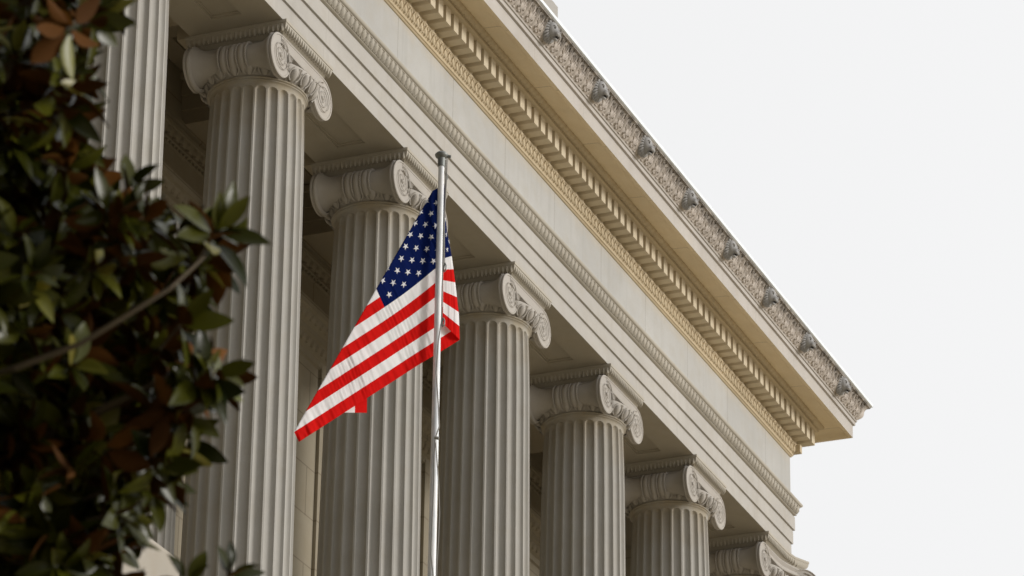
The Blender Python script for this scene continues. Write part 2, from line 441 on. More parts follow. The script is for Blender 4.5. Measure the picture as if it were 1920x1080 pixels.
# fluted half-column against the wall, seen between the first two columns
mb = MB(); rows = []
for z in (14.9, 18, 21, 24, 26.3, 26.42, 26.5, 26.6):
    r = .53-.004*(z-14.9); row = []
    for f in range(22):
        for k in range(7):
            u = -1+2*k/6; th = 2*math.pi*(f+.43*u)/22
            d = .04*math.sqrt(max(0, 1-u*u)) if z < 26.4 else 0
            row.append((50.72+(r-d)*math.cos(th), YW-.02+(r-d)*math.sin(th), z+H))
    rows.append(row)
mb.grid(rows, True)
mb.box(50.10, 51.34, YW-.62, YW, H+26.6, H+26.95); mb.box(50.05, 51.39, YW-.67, YW, H+26.95, H+27.1); mb.box(50.05, 51.39, YW-.66, YW, H+14.4, H+14.9)
part(mb, 'half_column', M_col)
mb = MB()
for a in AXES[:-1]:
    xb0, xb1 = a-.74, a+.74
    for (q, z0, z1) in ((.03, 29.47, 29.72), (0.0, 29.72, 29.98), (-.03, 29.98, 30.25), (-.09, 30.25, 30.36), (-.03, 30.36, 30.9)):
        mb.box(xb0+q, xb1-q, yi, YW, H+z0, H+z1)
    mb.box(xb0-.0, xb1, yi, yi+.25, H+SOF+.02, H+29.47)               # respond on the inner architrave
    # sunken coffers between beams
for a, b in zip(AXES[:-1], AXES[1:]):
    mid = (a+b)/2; mb.box(mid-.28, mid+.28, yi, YW, H+30.36, H+30.95)
    for y_ in (yi, YW-.35, (yi+YW)/2-.15): mb.box(a+.7, b-.7, y_, y_+.35, H+30.40, H+30.94)
part(mb, 'ceiling_beam', M_ceil, smooth=0)
mb = MB(); mb.box(X0, XC-.1, yi+.01, YB, H+31.0, H+31.25); mb.box(X0, XC, YF+.3, YB, H+31.3, H+31.94); part(mb, 'ceiling', M_ceil, smooth=0)
# stylobate and basement below the columns
mb = MB()
mb.box(X0, XC+.35, YF-.35, YB, H+13.9, H+14.4); mb.box(X0, XC+.25, YF-.25, YB, H+13.4, H+13.9); mb.box(X0, XC+.1, YF-.1, YB, 0, H+13.4)
part(mb, 'basement', M_block, smooth=0)

# ------------------------------------------------------------------ columns
ZT = 27.53                      # top of the shaft
def r_shaft(z):
    return float(np.interp(z, [14.9, 18, 20, 22, 25, 26.6, ZT], [.80, .797, .788, .772, .74, .722, .69]))
def shaft():
    mb = MB(); NF, K = 24, 13
    zs = list(np.linspace(14.9, 26.9, 22)) + [27.0, 27.1, 27.2, 27.27, 27.315, 27.345, 27.37, 27.387, 27.399, 27.405, 27.42]
    rows = []; hh = .085
    for z in zs:
        r = r_shaft(z); row = []
        tt = max(0.0, min(1.0, (27.403-z)/hh)) if z > 27.403-hh else 1.0
        if z > 27.403: tt = 0
        wv = math.sqrt(max(0, 1-(1-tt)**2))
        for f in range(NF):
            for k in range(K):
                u = -1 + 2*k/(K-1)
                fl = .86                       # share of the pitch that is flute, the rest is fillet
                th = 2*math.pi*(f+.5*fl*u)/NF
                D = .062*r/.75
                d = D*math.sqrt(max(0, wv*wv-u*u)) if wv > abs(u) else 0
                row.append(((r-d)*math.cos(th), (r-d)*math.sin(th), z+H))
        rows.append(row)
    mb.grid(rows, True)
    # neck, apophyge and astragal
    prof = [(.694, 27.42), (.697, 27.45), (.71, 27.47), (.73, 27.482), (.732, 27.495), (.72, 27.498), (.735, 27.502), (.748, 27.512), (.75, 27.525), (.742, 27.538), (.72, 27.542)]
    mb.grid([[(r*math.cos(2*math.pi*k/72), r*math.sin(2*math.pi*k/72), z+H) for k in range(72)] for r, z in prof], True)
    return mb
def base():
    mb = MB()
    prof = [(1.02, 14.42), (1.05, 14.47), (1.06, 14.53), (1.03, 14.60), (.95, 14.63), (.93, 14.68), (.94, 14.73), (.97, 14.76), (.985, 14.81), (.96, 14.87), (.86, 14.89), (.80, 14.92)]
    mb.grid([[(r*math.cos(2*math.pi*k/48), r*math.sin(2*math.pi*k/48), z+H) for k in range(48)] for r, z in prof], True)
    mb.box(-1.06, 1.06, -1.0, 1.06, H+14.40, H+14.425)
    return mb
def echinus():
    mb = MB()
    prof = [(.72, 27.54), (.735, 27.56), (.80, 27.62), (.84, 27.70), (.845, 27.76), (.82, 27.80), (.6, 27.82), (.6, 28.15)]
    mb.grid([[(r*math.cos(2*math.pi*k/60), r*math.sin(2*math.pi*k/60), z+H) for k in range(60)] for r, z in prof], True)
    n = 22
    for i in range(n):
        a = 2*math.pi*(i+.5)/n - math.pi/2
        er = Vector((math.cos(a), math.sin(a), 0)); et = Vector((-math.sin(a), math.cos(a), 0)); ez = Vector((.5*math.cos(a), .5*math.sin(a), .87))
        m = Matrix((et, er, ez)).transposed()
        c = er*.815 + Vector((0, 0, 27.625+H))
        mb.ball(c, .066, .062, .10, 8, 6, mat=m)
        for s_ in (-1, 1):
            pts = [c + et*s_*.10*math.sin(th) + ez*.115*math.cos(th) + er*.028 for th in [.5+.42*q for q in range(6)]]
            mb.tube(pts, .012, 4, 0, False)
        a2 = a+math.pi/n; er = Vector((math.cos(a2), math.sin(a2), 0))
        mb.tube([er*.86+Vector((0,0,27.74+H)), er*.77+Vector((0,0,27.575+H))], [.02, .004], 4)
    return mb
VE, VR, VZ = .73, .338, 27.775          # eye offset, outer radius, eye height
def spiral(n=64, turns=3):
    out = []
    for i in range(n+1):
        t = i/n
        a = math.pi/2 - t*turns*2*math.pi          # begins at the top, winds inwards
        out.append((t, a, VR*(.70*(1-t)**.95 + .10)))
    return out
def scroll(sx, sy, flip=False):
    """one volute face: disc, raised spiral fillet, eye; sits at x=sx*VE on the plane y=sy*.72"""
    mb = MB(); yo = sy*.72
    prof = [(VR-.05, .11), (VR-.012, .10), (VR, .085), (VR, .062), (VR-.012, .055), (VR-.012, .04), (VR, .034), (VR+.002, .008), (VR-.008, .0), (VR-.03, .0), (VR-.036, .010), (.0, .012)]
    rows = []
    for r, d in prof:
        rows.append([(sx*VE + r*math.cos(2*math.pi*k/40), yo - sy*d, VZ+H + r*math.sin(2*math.pi*k/40)) for k in range(40)])
    mb.grid(rows, True, flip=(sy > 0))
    pts = []
    for t, a, r in spiral():
        pts.append((sx*VE + sx*r*.93*-math.cos(a)*(1), yo + sy*.012, VZ+H + r*.93*math.sin(a)))
    mb.tube(pts, [.0075*(1-.3*i/len(pts)) for i in range(len(pts))], 5)
    mb.ball((sx*VE, yo+sy*.0, VZ+H), .034, .02, .034, 10, 6)
    return mb
def canal(sy):
    """the slightly sagging channel between the two scrolls of one face"""
    mb = MB(); yo = sy*.72; rows = []
    for i in range(17):
        x = -VE + 2*VE*i/16
        sag = .035*(1-(x/VE)**2)
        zt, zb = VZ+VR+.0, VZ+VR-.175-sag*.8
        rows.append([(x, yo-sy*.12, zt+H), (x, yo-sy*.0, zt+H), (x, yo+sy*.003, zt-.03+H), (x, yo-sy*.004, zt-.036+H), (x, yo-sy*.004, (zt+zb)/2+H), (x, yo-sy*.012, zb+.03+H), (x, yo+sy*.006, zb+.02+H), (x, yo, zb+H), (x, yo-sy*.12, zb+H)])
    mb.grid(rows, flip=(sy < 0))
    for s_ in (-1, 1):       # half-palmette tucked into the corner of scroll and eggs
        for q in range(4):
            a = R(-20-22*q)
            mb.tube([(s_*(VE-.24), yo+sy*.0, VZ+.12+H), (s_*(VE-.24-.10*math.cos(a)), yo+sy*.02, VZ+.12+.13*math.sin(a)+H)], [.012, .022], 4)
    return mb
def bolster(sx):
    """side roll: trumpet shaped at both ends, with three swelling bands edged by beaded rings in the middle"""
    mb = MB(); n = 44; rows = []
    def rad(t):
        a = abs(t); r = .198 + .115*max(0, (a-.5)/.5)**2.6
        for c, wd in ((-.25, .095), (-.02, .095), (.21, .095)):
            if abs(t-c) < wd: r += .046*math.sqrt(1-((t-c)/wd)**2)
        return r
    ts = [-1+2*i/60 for i in range(61)]
    for t in ts:
        r = rad(t); rows.append([(sx*VE + r*math.cos(2*math.pi*k/n), t*.63, VZ+.04+H + r*math.sin(2*math.pi*k/n)) for k in range(n)])
    mb.grid(rows, True)
    for c in (-.365, -.135, .095, .325):
        m_ = 40
        for k in range(m_):
            a = 2*math.pi*k/m_; r = .222
            mb.ball((sx*VE + r*math.cos(a), c*.64, VZ+.04+H + r*math.sin(a)), .026, .020, .026, 5, 4)
    mb.box(sx*(VE-.11)-.09, sx*(VE-.11)+.09, -.60, .60, VZ+.1+H, VZ+VR-.03+H)
    return mb
def abacus(corner=False):
    mb = MB()
    prof = [(.70, VZ+VR-.02), (.735, VZ+VR+.012), (.75, 28.14)] + [(.755+.06*math.sin(math.pi/2*i/4), 28.145+.115*(1-math.cos(math.pi/2*i/4))) for i in range(5)] + [(.825, 28.262), (.825, 28.309)]
    # a square moulding; on the corner column the free corner runs out into a concave horn
    def loop(r, z):
        pts = []
        for k in range(4):
            a = [(-1,-1),(1,-1),(1,1),(-1,1)][k]; b = [(-1,-1),(1,-1),(1,1),(-1,1)][(k+1) % 4]
            for q in range(8):
                u = q/8; x = a[0]+(b[0]-a[0])*u; y = a[1]+(b[1]-a[1])*u
                px, py = x*r, y*r
                if corner:
                    wgt = max(0, x)**1*max(0, -y)
                    if x > .0 and y == -1: e = max(0, (x-.2)/.8)**2.4; px += .10*e; py -= .10*e
                    if y < -.0 and x == 1: e = max(0, (-y-.2)/.8)**2.4; px += .10*e; py -= .10*e
                pts.append((px, py, z+H))
        return pts
    rows = [loop(r, z) for r, z in prof]
    mb.grid(rows, True)
    o = len(mb.v); mb.v += loop(.70, VZ+VR-.02); mb.f.append(tuple(range(o+31, o-1, -1))); mb.mi.append(0)
    for k in range(4):
        for i in range(21):
            u = -.79+1.58*(i+.5)/21
            for (dx, dy) in (((0,-1),(1,0),(0,1),(-1,0))[k],):
                c = (u, -.803) if k == 0 else (.803, u) if k == 1 else (u, .803) if k == 2 else (-.803, u)
                if corner and k < 2 and ((k == 0 and u > .35) or (k == 1 and u < -.35)):
                    e = max(0, (abs(u)/.81-.2)/.8)**2.4*.10; c = (c[0]+e, c[1]-e)
                mb.ball((c[0]-dx*.006, c[1]-dy*.006, 28.195+H), .026 if dy else .034, .026 if dx else .034, .066, 6, 5)
                if not corner: mb.ball((c[0]-dx*.03+.0376*abs(dy), c[1]-dy*.03+.0376*abs(dx), 28.17+H), .009 if dy else .02, .009 if dx else .02, .05, 4, 4)
    return mb
def corner_scroll():
    """the diagonal scroll of the corner capital and the channel that sweeps out to it"""
    mb = MB(); rows = []
    def path(t):           # plan position along the sweep
        x = -VE + t*(VE+.95); e = max(0, (t-.4)/.6)
        return Vector((x, -.72-.24*e**2.0, 0))
    for i in range(25):
        t = i/24; p = path(t); d = (path(min(1, t+.01))-path(max(0, t-.01))).normalized(); nrm = Vector((d.y, -d.x, 0))
        zt, zb = VZ+VR-.012-.03*max(0, t-.8), VZ+VR-.17-.03*math.sin(math.pi*t)
        rows.append([p-nrm*.12+Vector((0,0,zt+H)), p+Vector((0,0,zt+H)), p+nrm*.008+Vector((0,0,zt-.03+H)), p-nrm*.025+Vector((0,0,(zt+zb)/2+H)), p+nrm*.008+Vector((0,0,zb+.02+H)), p+Vector((0,0,zb+H)), p-nrm*.12+Vector((0,0,zb+H))])
    mb.grid(rows, flip=True)
    d = Vector((1, -1, 0)).normalized(); c = Vector((.93, -.93, VZ+H)) ; nrm = Vector((-1, -1, 0)).normalized()
    for s_ in (1, -1):
        for r, q in ():
            pass
        rws = [[c + d*(r*math.cos(2*math.pi*k/36)) + Vector((0,0,r*math.sin(2*math.pi*k/36))) + nrm*s_*q for k in range(36)] for r, q in ((VR, .0), (VR, .07), (VR-.02, .09), (VR-.04, .07), (.0, .08))]
        mb.grid(rws, True, flip=(s_ < 0))
        pts = [c + d*(-s_*0+r*.93*math.cos(a)) + Vector((0,0,r*.93*math.sin(a))) + nrm*s_*.085 for t, a, r in spiral()]
        mb.tube(pts, .014, 5)
    return mb
col_me = cap_me = None
proto = None
def setpart(mb, name, mat, par, **k): return mb.build(name, mat, par, **k)
for i, ax in enumerate(AXES):
    last = i == len(AXES)-1
    lo = (ax-ROOT[0], YA-ROOT[1], 0)
    if proto is None:
        proto = setpart(shaft(), 'column', M_col, bld, loc=lo, smooth=28)
        kids = [setpart(base(), 'base', M_col, proto), setpart(echinus(), 'echinus', M_cap, proto, smooth=50), setpart(abacus(), 'abacus', M_egg, proto, smooth=40)]
        for sy in (-1, 1):
            for sx in (-1, 1): kids.append(setpart(scroll(sx, sy), 'volute', M_cap, proto, smooth=40)); kids[-1]['_k'] = f'{sx}{sy}'
            kids.append(setpart(canal(sy), 'channel', M_cap, proto)); kids[-1]['_k'] = f'c{sy}'
        for sx in (-1, 1): kids.append(setpart(bolster(sx), 'bolster', M_cap, proto, smooth=50)); kids[-1]['_k'] = f'b{sx}'
        continue
    c = proto.copy(); COL.objects.link(c); c.parent = bld; c.location = lo
    c.rotation_euler = (0, 0, 0)
    for kd in kids:
        key = kd.get('_k', '')
        if last and (key in ('1-1', 'c-1', 'b1') or kd.name.startswith('abacus')): continue
        q = kd.copy(); COL.objects.link(q); q.parent = c
    if last:
        setpart(abacus(True), 'abacus', M_egg, c, smooth=40); setpart(corner_scroll(), 'volute', M_cap, c, smooth=40)
for o in COL.objects:
    if '_k' in o: del o['_k']

# ------------------------------------------------------------------ stone pedestal in front of the first column
PX, PY, PZ = 41.25, 21.0, 17.34
ped = empty('stone_pedestal', (38.6, 22.0, 0), 'plain buff stone pier with a rounded end, below the nearest fluted column', 'pedestal')
mb = MB(); ring = [(36.2, PY)]
for i in range(11):
    a = math.pi/2*i/10; ring.append((PX-1+1*math.sin(a), PY+1-1*math.cos(a)))
ring += [(PX, PY+1.7), (36.2, PY+1.7)]
mb.grid([[(x, y, z) for x, y in ring] for z in (0, H+PZ-.05)], True)
o = len(mb.v); mb.grid([[(x, y, H+PZ-.05) for x, y in ring], [(x + (.012 if x < 36.3 else -.012), y + (.012 if y < PY+.8 else -.012), H+PZ) for x, y in ring]], True)
mb.f.append(tuple(range(len(mb.v)-len(ring), len(mb.v)))); mb.mi.append(0)
mb.build('shaft', M_block, ped, (38.6, 22.0, 0))

# ------------------------------------------------------------------ ground
M_gr, t, b = nodes('plaza_paving'); geo = N(t, 'NewGeometry')
c = mixc(t, ramp(t, noise(t, geo.outputs['Position'], .4, 5), .3, .7), (.48, .40, .27), (.56, .47, .33))
link(t, c, b.inputs['Base Color']); b.inputs['Roughness'].default_value = .9
mb = MB(); mb.add([(-600,-600,0),(600,-600,0),(600,600,0),(-600,600,0)], [(0,1,2,3)])
tag(mb.build('ground', M_gr), kind='structure')
M_bounce_cut, t, b = nodes('bounce_cut_green'); geo = N(t, 'NewGeometry')
link(t, mixc(t, noise(t, geo.outputs['Position'], 1.5, 6), (.025, .035, .012), (.045, .06, .02)), b.inputs['Base Color']); b.inputs['Roughness'].default_value = 1
mb = MB(); mb.add([(-60, 4, .004), (52, 4, .004), (52, 22.6, .004), (-60, 22.6, .004)], [(0,1,2,3)])  # added unseen dark sheet, cuts ground bounce onto the columns' left sides
tag(mb.build('bounce_cut_sheet', M_bounce_cut), kind='structure')

# ------------------------------------------------------------------ flagpole
pt3 = Vector(ray(828, 290)); pt3 = pt3*(38/pt3.length)          # top of the pole, 38 m from the eye
PXP, PYP, PZP = pt3.x, pt3.y, pt3.z+H
M_pole, t, b = nodes('galvanised_pole'); geo = N(t, 'NewGeometry')
f = ramp(t, noise(t, geo.outputs['Position'], 9, 5, .7, (1, 1, .35)), .42, .66)
link(t, mixc(t, f, (.95, .955, .96), (.70, .75, .80)), b.inputs['Base Color']); b.inputs['Roughness'].default_value = .45; b.inputs['Metallic'].default_value = 0
M_cap2, t, b = nodes('dull_zinc'); b.inputs['Base Color'].default_value = (.22, .23, .22, 1); b.inputs['Metallic'].default_value = .5; b.inputs['Roughness'].default_value = .5
M_rope, t, b = nodes('grey_cord'); b.inputs['Base Color'].default_value = (.33, .32, .30, 1); b.inputs['Roughness'].default_value = .8
fp = empty('flagpole', (PXP, PYP, 0), 'slim pale metal flagpole with a flat cap, in front of the columns', 'flagpole')
def fpart(mb, name, mat, **k): return mb.build(name, mat, fp, (PXP, PYP, 0), **k)
mb = MB(); mb.tube([(PXP, PYP, z) for z in (0, PZP*.5, PZP-3.2, PZP-.12)], [.070, .045, .035, .027], 24); fpart(mb, 'pole', M_pole)
rh = Vector((rt.x, rt.y, 0)); away = Vector((math.cos(yw), math.sin(yw), 0)); P0 = Vector((PXP, PYP, 0))
mb = MB()
mb.grid([[(PXP+r*math.cos(2*math.pi*k/28), PYP+r*math.sin(2*math.pi*k/28), PZP+z) for k in range(28)] for r, z in ((.0, -.125), (.034, -.125), (.036, -.04), (.055, -.025), (.062, -.012), (.062, 0), (.045, .018), (.0, .028))], True)
mb.tube([P0+rh*.03+Vector((0,0,PZP-.012)), P0+rh*.088+Vector((0,0,PZP-.02))], .016, 8)
fpart(mb, 'cap', M_cap2)
mb = MB()
mb.tube([P0+rh*(.034+.028*math.sin(a))+Vector((0,0,PZP-.235+.035*math.cos(a))) for a in [.2+2.7*q/9 for q in range(10)]], .006, 6); fpart(mb, 'eye_hook', M_cap2)
def ropept(x, y, dist=37.94):
    d = Vector(ray(x, y)); k = (P0.dot(away)-.085)/d.dot(away); p = d*k; return Vector((p.x, p.y, p.z+H))
mb = MB()
mb.tube([ropept(838.5, 297), ropept(837.5, 330), ropept(836, 360), ropept(833.5, 395), ropept(832, 430), ropept(831, 480), ropept(829, 540), ropept(827.5, 610)], .0065, 6)
mb.tube([ropept(835.5, 300), ropept(834.8, 330), ropept(834, 370), ropept(833, 440), ropept(833.2, 500)], .0055, 6)
mb.tube([ropept(828, 600), ropept(822, 640), ropept(818, 700), ropept(822, 760), ropept(823.5, 800), ropept(816, 822), ropept(814, 860), ropept(813, 920), ropept(810, 985), ropept(808, 1040), ropept(812, 1075), ropept(814, 1150)], .0065, 6)
mb.tube([ropept(817, 830), ropept(822, 900), ropept(824, 960), ropept(822, 1010), ropept(819, 1060), ropept(816, 1160)], .0055, 6)
mb.tube([ropept(814.5, 820), ropept(823, 822)], .016, 8)
fpart(mb, 'halyard', M_rope)
mb = MB()
for (x, y) in ((834, 502), (831, 605)):
    mb = MB()
    mb.tube([ropept(x, y-9), ropept(x+2.5, y-4), ropept(x+2, y+4), ropept(x-1, y+8), ropept(x-2.5, y+2), ropept(x, y-9)], .007, 6)
    fpart(mb, 'snap_hook', M_cap2)

# ------------------------------------------------------------------ flag
def cloth(name, col, tr=.2):
    m, t, b = nodes(name); geo = N(t, 'NewGeometry')
    n = noise(t, geo.outputs['Position'], 6, 4)
    c = mixc(t, ramp(t, n, .3, .7), [v*.9 for v in col], col)
    link(t, c, b.inputs['Base Color']); b.inputs['Roughness'].default_value = .55; b.inputs['Specular IOR Level'].default_value = .3
    b.inputs['Specular IOR Level'].default_value = .03; b.inputs['Roughness'].default_value = .75
    tl = N(t, 'BsdfTranslucent'); link(t, c, tl.inputs[0]); mxs = N(t, 'MixShader'); mxs.inputs[0].default_value = tr
    out = t.nodes['Material Output']; link(t, b.outputs[0], mxs.inputs[1]); link(t, tl.outputs[0], mxs.inputs[2]); link(t, mxs.outputs[0], out.inputs[0])
    return m
M_red = cloth('red_nylon', (.70, .010, .008)); M_white = cloth('white_nylon', (.92, .91, .91)); M_blue = cloth('blue_nylon', (.003, .011, .085)); M_star = cloth('white_star', (.88, .88, .9))
fl_left = (-rh - away*.8).normalized(); fl_n = Vector((-fl_left.y, fl_left.x, 0)); fl_n = fl_n if fl_n.dot(away) < 0 else -fl_n   # towards the viewer
FO = P0 + away*.05 + Vector((0, 0, H))
def flag3(x, y, off):
    d = Vector(ray(x, y)); o = Vector((0, 0, H))
    k = ((FO-o).dot(fl_n))/d.dot(fl_n)
    return o + d*k - d.normalized()*off
FT = [0, .25, .35, .538, .7, .86, 1.0]; FXs = [833, 835, 838, 847, 854, 860.5, 862]; FYs = [345, 405, 432, 480, 532, 590, 637]
def Aff(s, t): return np.array((721-216*(s-.76)+113*(t-.538), 576+143*(s-.76)+249*(t-.538)))
SMAX = 1.75
def ripple(s, t):
    a = .010*math.sin(2*math.pi*(s*4.3+.35*t+.25*math.sin(5.2*s+2*t))) + .007*math.sin(2*math.pi*(s*11.0-.5*t+.35*math.sin(3.7*s+4*t))) + .0042*math.sin(2*math.pi*(s*23+1.1*t+.5*math.sin(6.1*s-2*t)))
    b = .0036*math.sin(2*math.pi*(s*37+2.2*math.sin(3*t)+.7*t))*(.4+.6*math.sin(5*s+2*t)**2)
    m = .55+.45*math.sin(3.1*s+2.3*t+1.7*math.sin(4.7*s-1.3*t))
    m2 = .5+.5*math.sin(7.3*s-3.9*t+2.1*math.sin(2.9*t+5.1*s))
    return a*(.45+.6*t)*(.35+m) + b*(.5+1.1*m2)
def flagpos(s, t):
    sf = .03+.31*t**1.1
    Fp = np.array((np.interp(t, FT, FXs), np.interp(t, FT, FYs)))
    if s < sf:
        u = s/sf; h = np.array((831.0, 342+265*t))
        p = h + (Fp-h)*math.sin(u*math.pi/2); off = .0 + .03*(1-u)
        off = .01*(1-u) + .02*math.sin(u*math.pi)
        return flag3(p[0], p[1], off + .4*ripple(s, t) - .035*u*u)
    C = Fp - Aff(sf, t); g = math.exp(-((s-sf)/.28)**2)
    p = Aff(s, t) + C*g
    tip = max(0, (s-.9)/.87); p = p + np.array((1, -4))*tip*t
    off = -.035 - .05*(1-math.exp(-(s-sf)/.15)) 
    # beyond the fold line the cloth turns back behind itself and hangs
    L0 = np.array((822., 338.)); dv = np.array((-268., 466.)); dv /= np.linalg.norm(dv); nv = np.array((dv[1], -dv[0]))
    dist = (p-L0) @ nv
    if dist < 0:
        foot = L0 + dv*((p-L0) @ dv); D = -dist
        fold = .5 if D > 8 else .5
        g_ = 14*math.log(1+math.exp((D-118)/14)); s2 = min(1, D/100); s2 = s2*s2*(3-2*s2)
        p = foot + nv*(1.174*g_ + 3*min(1, D/12)) + dv*(.052*D + 33*s2) + np.array((-2., 0.))*s2
        return flag3(p[0], p[1], off - .03*min(1, D/14) - .0006*D + 1.2*ripple(s*.9, t+.3)*min(1, D/20))
    edge = min(1, dist/25)
    return flag3(p[0], p[1], off + ripple(s, t)*(.35+.65*edge))
def star_pts(cs, ct, r):
    out = []
    for k in range(10):
        a = math.pi*k/5; rr = r if k % 2 == 0 else r*.382
        out.append((cs + rr*math.sin(a), ct - rr*math.cos(a)))
    return out
mb = MB()
ss = sorted(set([round(v, 5) for v in np.linspace(0, .76, 84)] + [round(v, 5) for v in np.linspace(.76, SMAX, 104)]))
NT = 13*7; tsr = [i/NT for i in range(NT+1)]
rows = [[flagpos(s, t) for t in tsr] for s in ss]
o = 0
for r in rows: mb.v += [tuple(p) for p in r]
for i in range(len(ss)-1):
    for j in range(NT):
        n_ = NT+1
        mb.f.append((i*n_+j, i*n_+j+1, (i+1)*n_+j+1, (i+1)*n_+j))
        stripe = j//7
        mb.mi.append(2 if (ss[i] < .7599 and stripe < 7) else (0 if stripe % 2 == 0 else 1))
for rw in range(9):
    for cl in range(6 if rw % 2 == 0 else 5):
        cs = .063*(1+2*cl + (rw % 2)); ct = .0538*(1+rw)
        P = star_pts(cs, ct, .0242)
        for sg in (1, -1):
            V = []
            for (s, t) in [(cs, ct)] + P + [((a[0]+cs)/2, (a[1]+ct)/2) for a in P]:
                e = 1e-3; p = flagpos(s, t)
                nrm = (flagpos(s+e, t)-p).cross(flagpos(s, t+e)-p)
                nrm = nrm.normalized() if nrm.length > 0 else fl_n
                V.append(p + nrm*(.0035*sg))
            F = []
            for k in range(10):
                l = (k+1) % 10; F += [(0, 11+k, 11+l), (11+k, 1+k, 1+l), (11+k, 1+l, 11+l)]
            mb.add(V, F if sg > 0 else [f[::-1] for f in F], 3)
flag = mb.build('flag', [M_red, M_white, M_blue, M_star], None, tuple(flagpos(0, .5)), loc=tuple(flagpos(0, .5)), smooth=180)
tag(flag, 'American flag of red and white stripes and starred blue canton, drooping from the pole', 'flag')

# ------------------------------------------------------------------ magnolia
def leafmat(name, a, b_, rough, tr, spec=.5):
    m, t, b = nodes(name); geo = N(t, 'NewGeometry')
    n = noise(t, geo.outputs['Position'], 2.6, 3)
    rn = geo.outputs['Random Per Island']
    c = mixc(t, rn, a, b_); c = mixc(t, math_(t, 'MULTIPLY', ramp(t, n, .4, .7), .4), c, [v*.55 for v in a])
    link(t, c, b.inputs['Base Color']); b.inputs['Roughness'].default_value = rough; b.inputs['Specular IOR Level'].default_value = spec
    if tr:
        tl = N(t, 'BsdfTranslucent'); link(t, c, tl.inputs[0]); mxs = N(t, 'MixShader'); mxs.inputs[0].default_value = tr
        out = t.nodes['Material Output']; link(t, b.outputs[0], mxs.inputs[1]); link(t, tl.outputs[0], mxs.inputs[2]); link(t, mxs.outputs[0], out.inputs[0])
    return m
M_leaf = leafmat('glossy_green_leaf', (.009, .013, .002), (.070, .072, .006), .26, .08, .17)
M_under = leafmat('rust_leaf_underside', (.032, .012, .002), (.16, .062, .010), .75, .12, .1)
M_litleaf = leafmat('backlit_green_leaf', (.15, .17, .012), (.36, .31, .07), .35, .4)  # backlit leaves, their light put into a brighter leaf colour
M_bark, t, b = nodes('magnolia_bark'); geo = N(t, 'NewGeometry')
link(t, mixc(t, noise(t, geo.outputs['Position'], 14, 5), (.035, .025, .012), (.085, .060, .028)), b.inputs['Base Color']); b.inputs['Roughness'].default_value = .9

def at(x, y, dist):
    d = Vector(ray(x, y)); p = d*(dist/d.length); p.z += H; return p
NS = 6
LU = np.linspace(0, 1, NS+1)
LW = np.array([.06, .62, .95, 1.0, .88, .55, .03])       # half-width outline of a leaf
LV, LF, LM = [], [], []
lcount = 0
def leaf(base_, d, up_, L, W, curl, fold, kind):
    """one leaf: green upper blade and rust lower blade, 1.5 mm apart, creased along the midrib and curled"""
    global lcount
    d = d/np.linalg.norm(d); s = np.cross(d, up_); s /= (np.linalg.norm(s)+1e-9); n = np.cross(s, d)
    ang = curl*LU; c = base_ + np.outer(L*LU, d) - np.outer(L*(curl*.5)*LU**2, n)
    th = .0015
    V = np.empty((2, NS+1, 3, 3))
    for q, sg in ((0, 1), (1, -1)):
        off = n*th*sg*.5
        V[q, :, 1] = c + off
        e = np.outer(LW*W*.5, s)*math.cos(fold); f_ = np.outer(LW*W*.5, n)*math.sin(fold)
        V[q, :, 0] = c - e + f_ + off; V[q, :, 2] = c + e + f_ + off
    LV.append(V.reshape(-1, 3))
    o = lcount
    for q in (0, 1):
        for i in range(NS):
            for k in (0, 1):
                a = o+q*3*(NS+1)+i*3+k
                LF.append((a, a+1, a+4, a+3) if q == 0 else (a+3, a+4, a+1, a))
                LM.append((2 if kind else 0) if q == 0 else (2 if kind else 1))
    lcount += 2*3*(NS+1)
def rosette(p, axis, n=8, size=.16, yp=.15):
    p = np.array(p); axis = np.array(axis)/np.linalg.norm(axis)
    h = np.cross(axis, [.3, .2, 1.]); h /= np.linalg.norm(h); g = np.cross(axis, h)
    a0 = rng.uniform(0, 6.28)
    lit = rng.random() < yp
    for i in range(n):
        a = a0 + i*2.399; tilt = R(rng.uniform(30, 98)) if i > 1 else R(rng.uniform(5, 35))
        rad = h*math.cos(a) + g*math.sin(a)
        d = axis*math.cos(tilt) + rad*math.sin(tilt) + np.array([0, 0, -.12])
        u = axis*math.sin(tilt) - rad*math.cos(tilt)*1.0 + rng.normal(0, .25, 3)
        L = size*rng.uniform(.72, 1.12)
        leaf(p - axis*rng.uniform(0, .05) + d*.018, d, u, L, L*rng.uniform(.38, .50), rng.uniform(-.1, .75), R(rng.uniform(8, 30)), lit and i < 3 or rng.random() < .02)
TC = at(-620, 640, 13.9); TC = np.array(TC)              # middle of the crown, left of the frame
tree = empty('magnolia_tree', (TC[0], TC[1], 0), 'dark magnolia tree with glossy green leaves and rust undersides, beside the columns', 'tree')
camp = np.array((0, 0, H)); fwn = np.array(fw)
tw = MB()
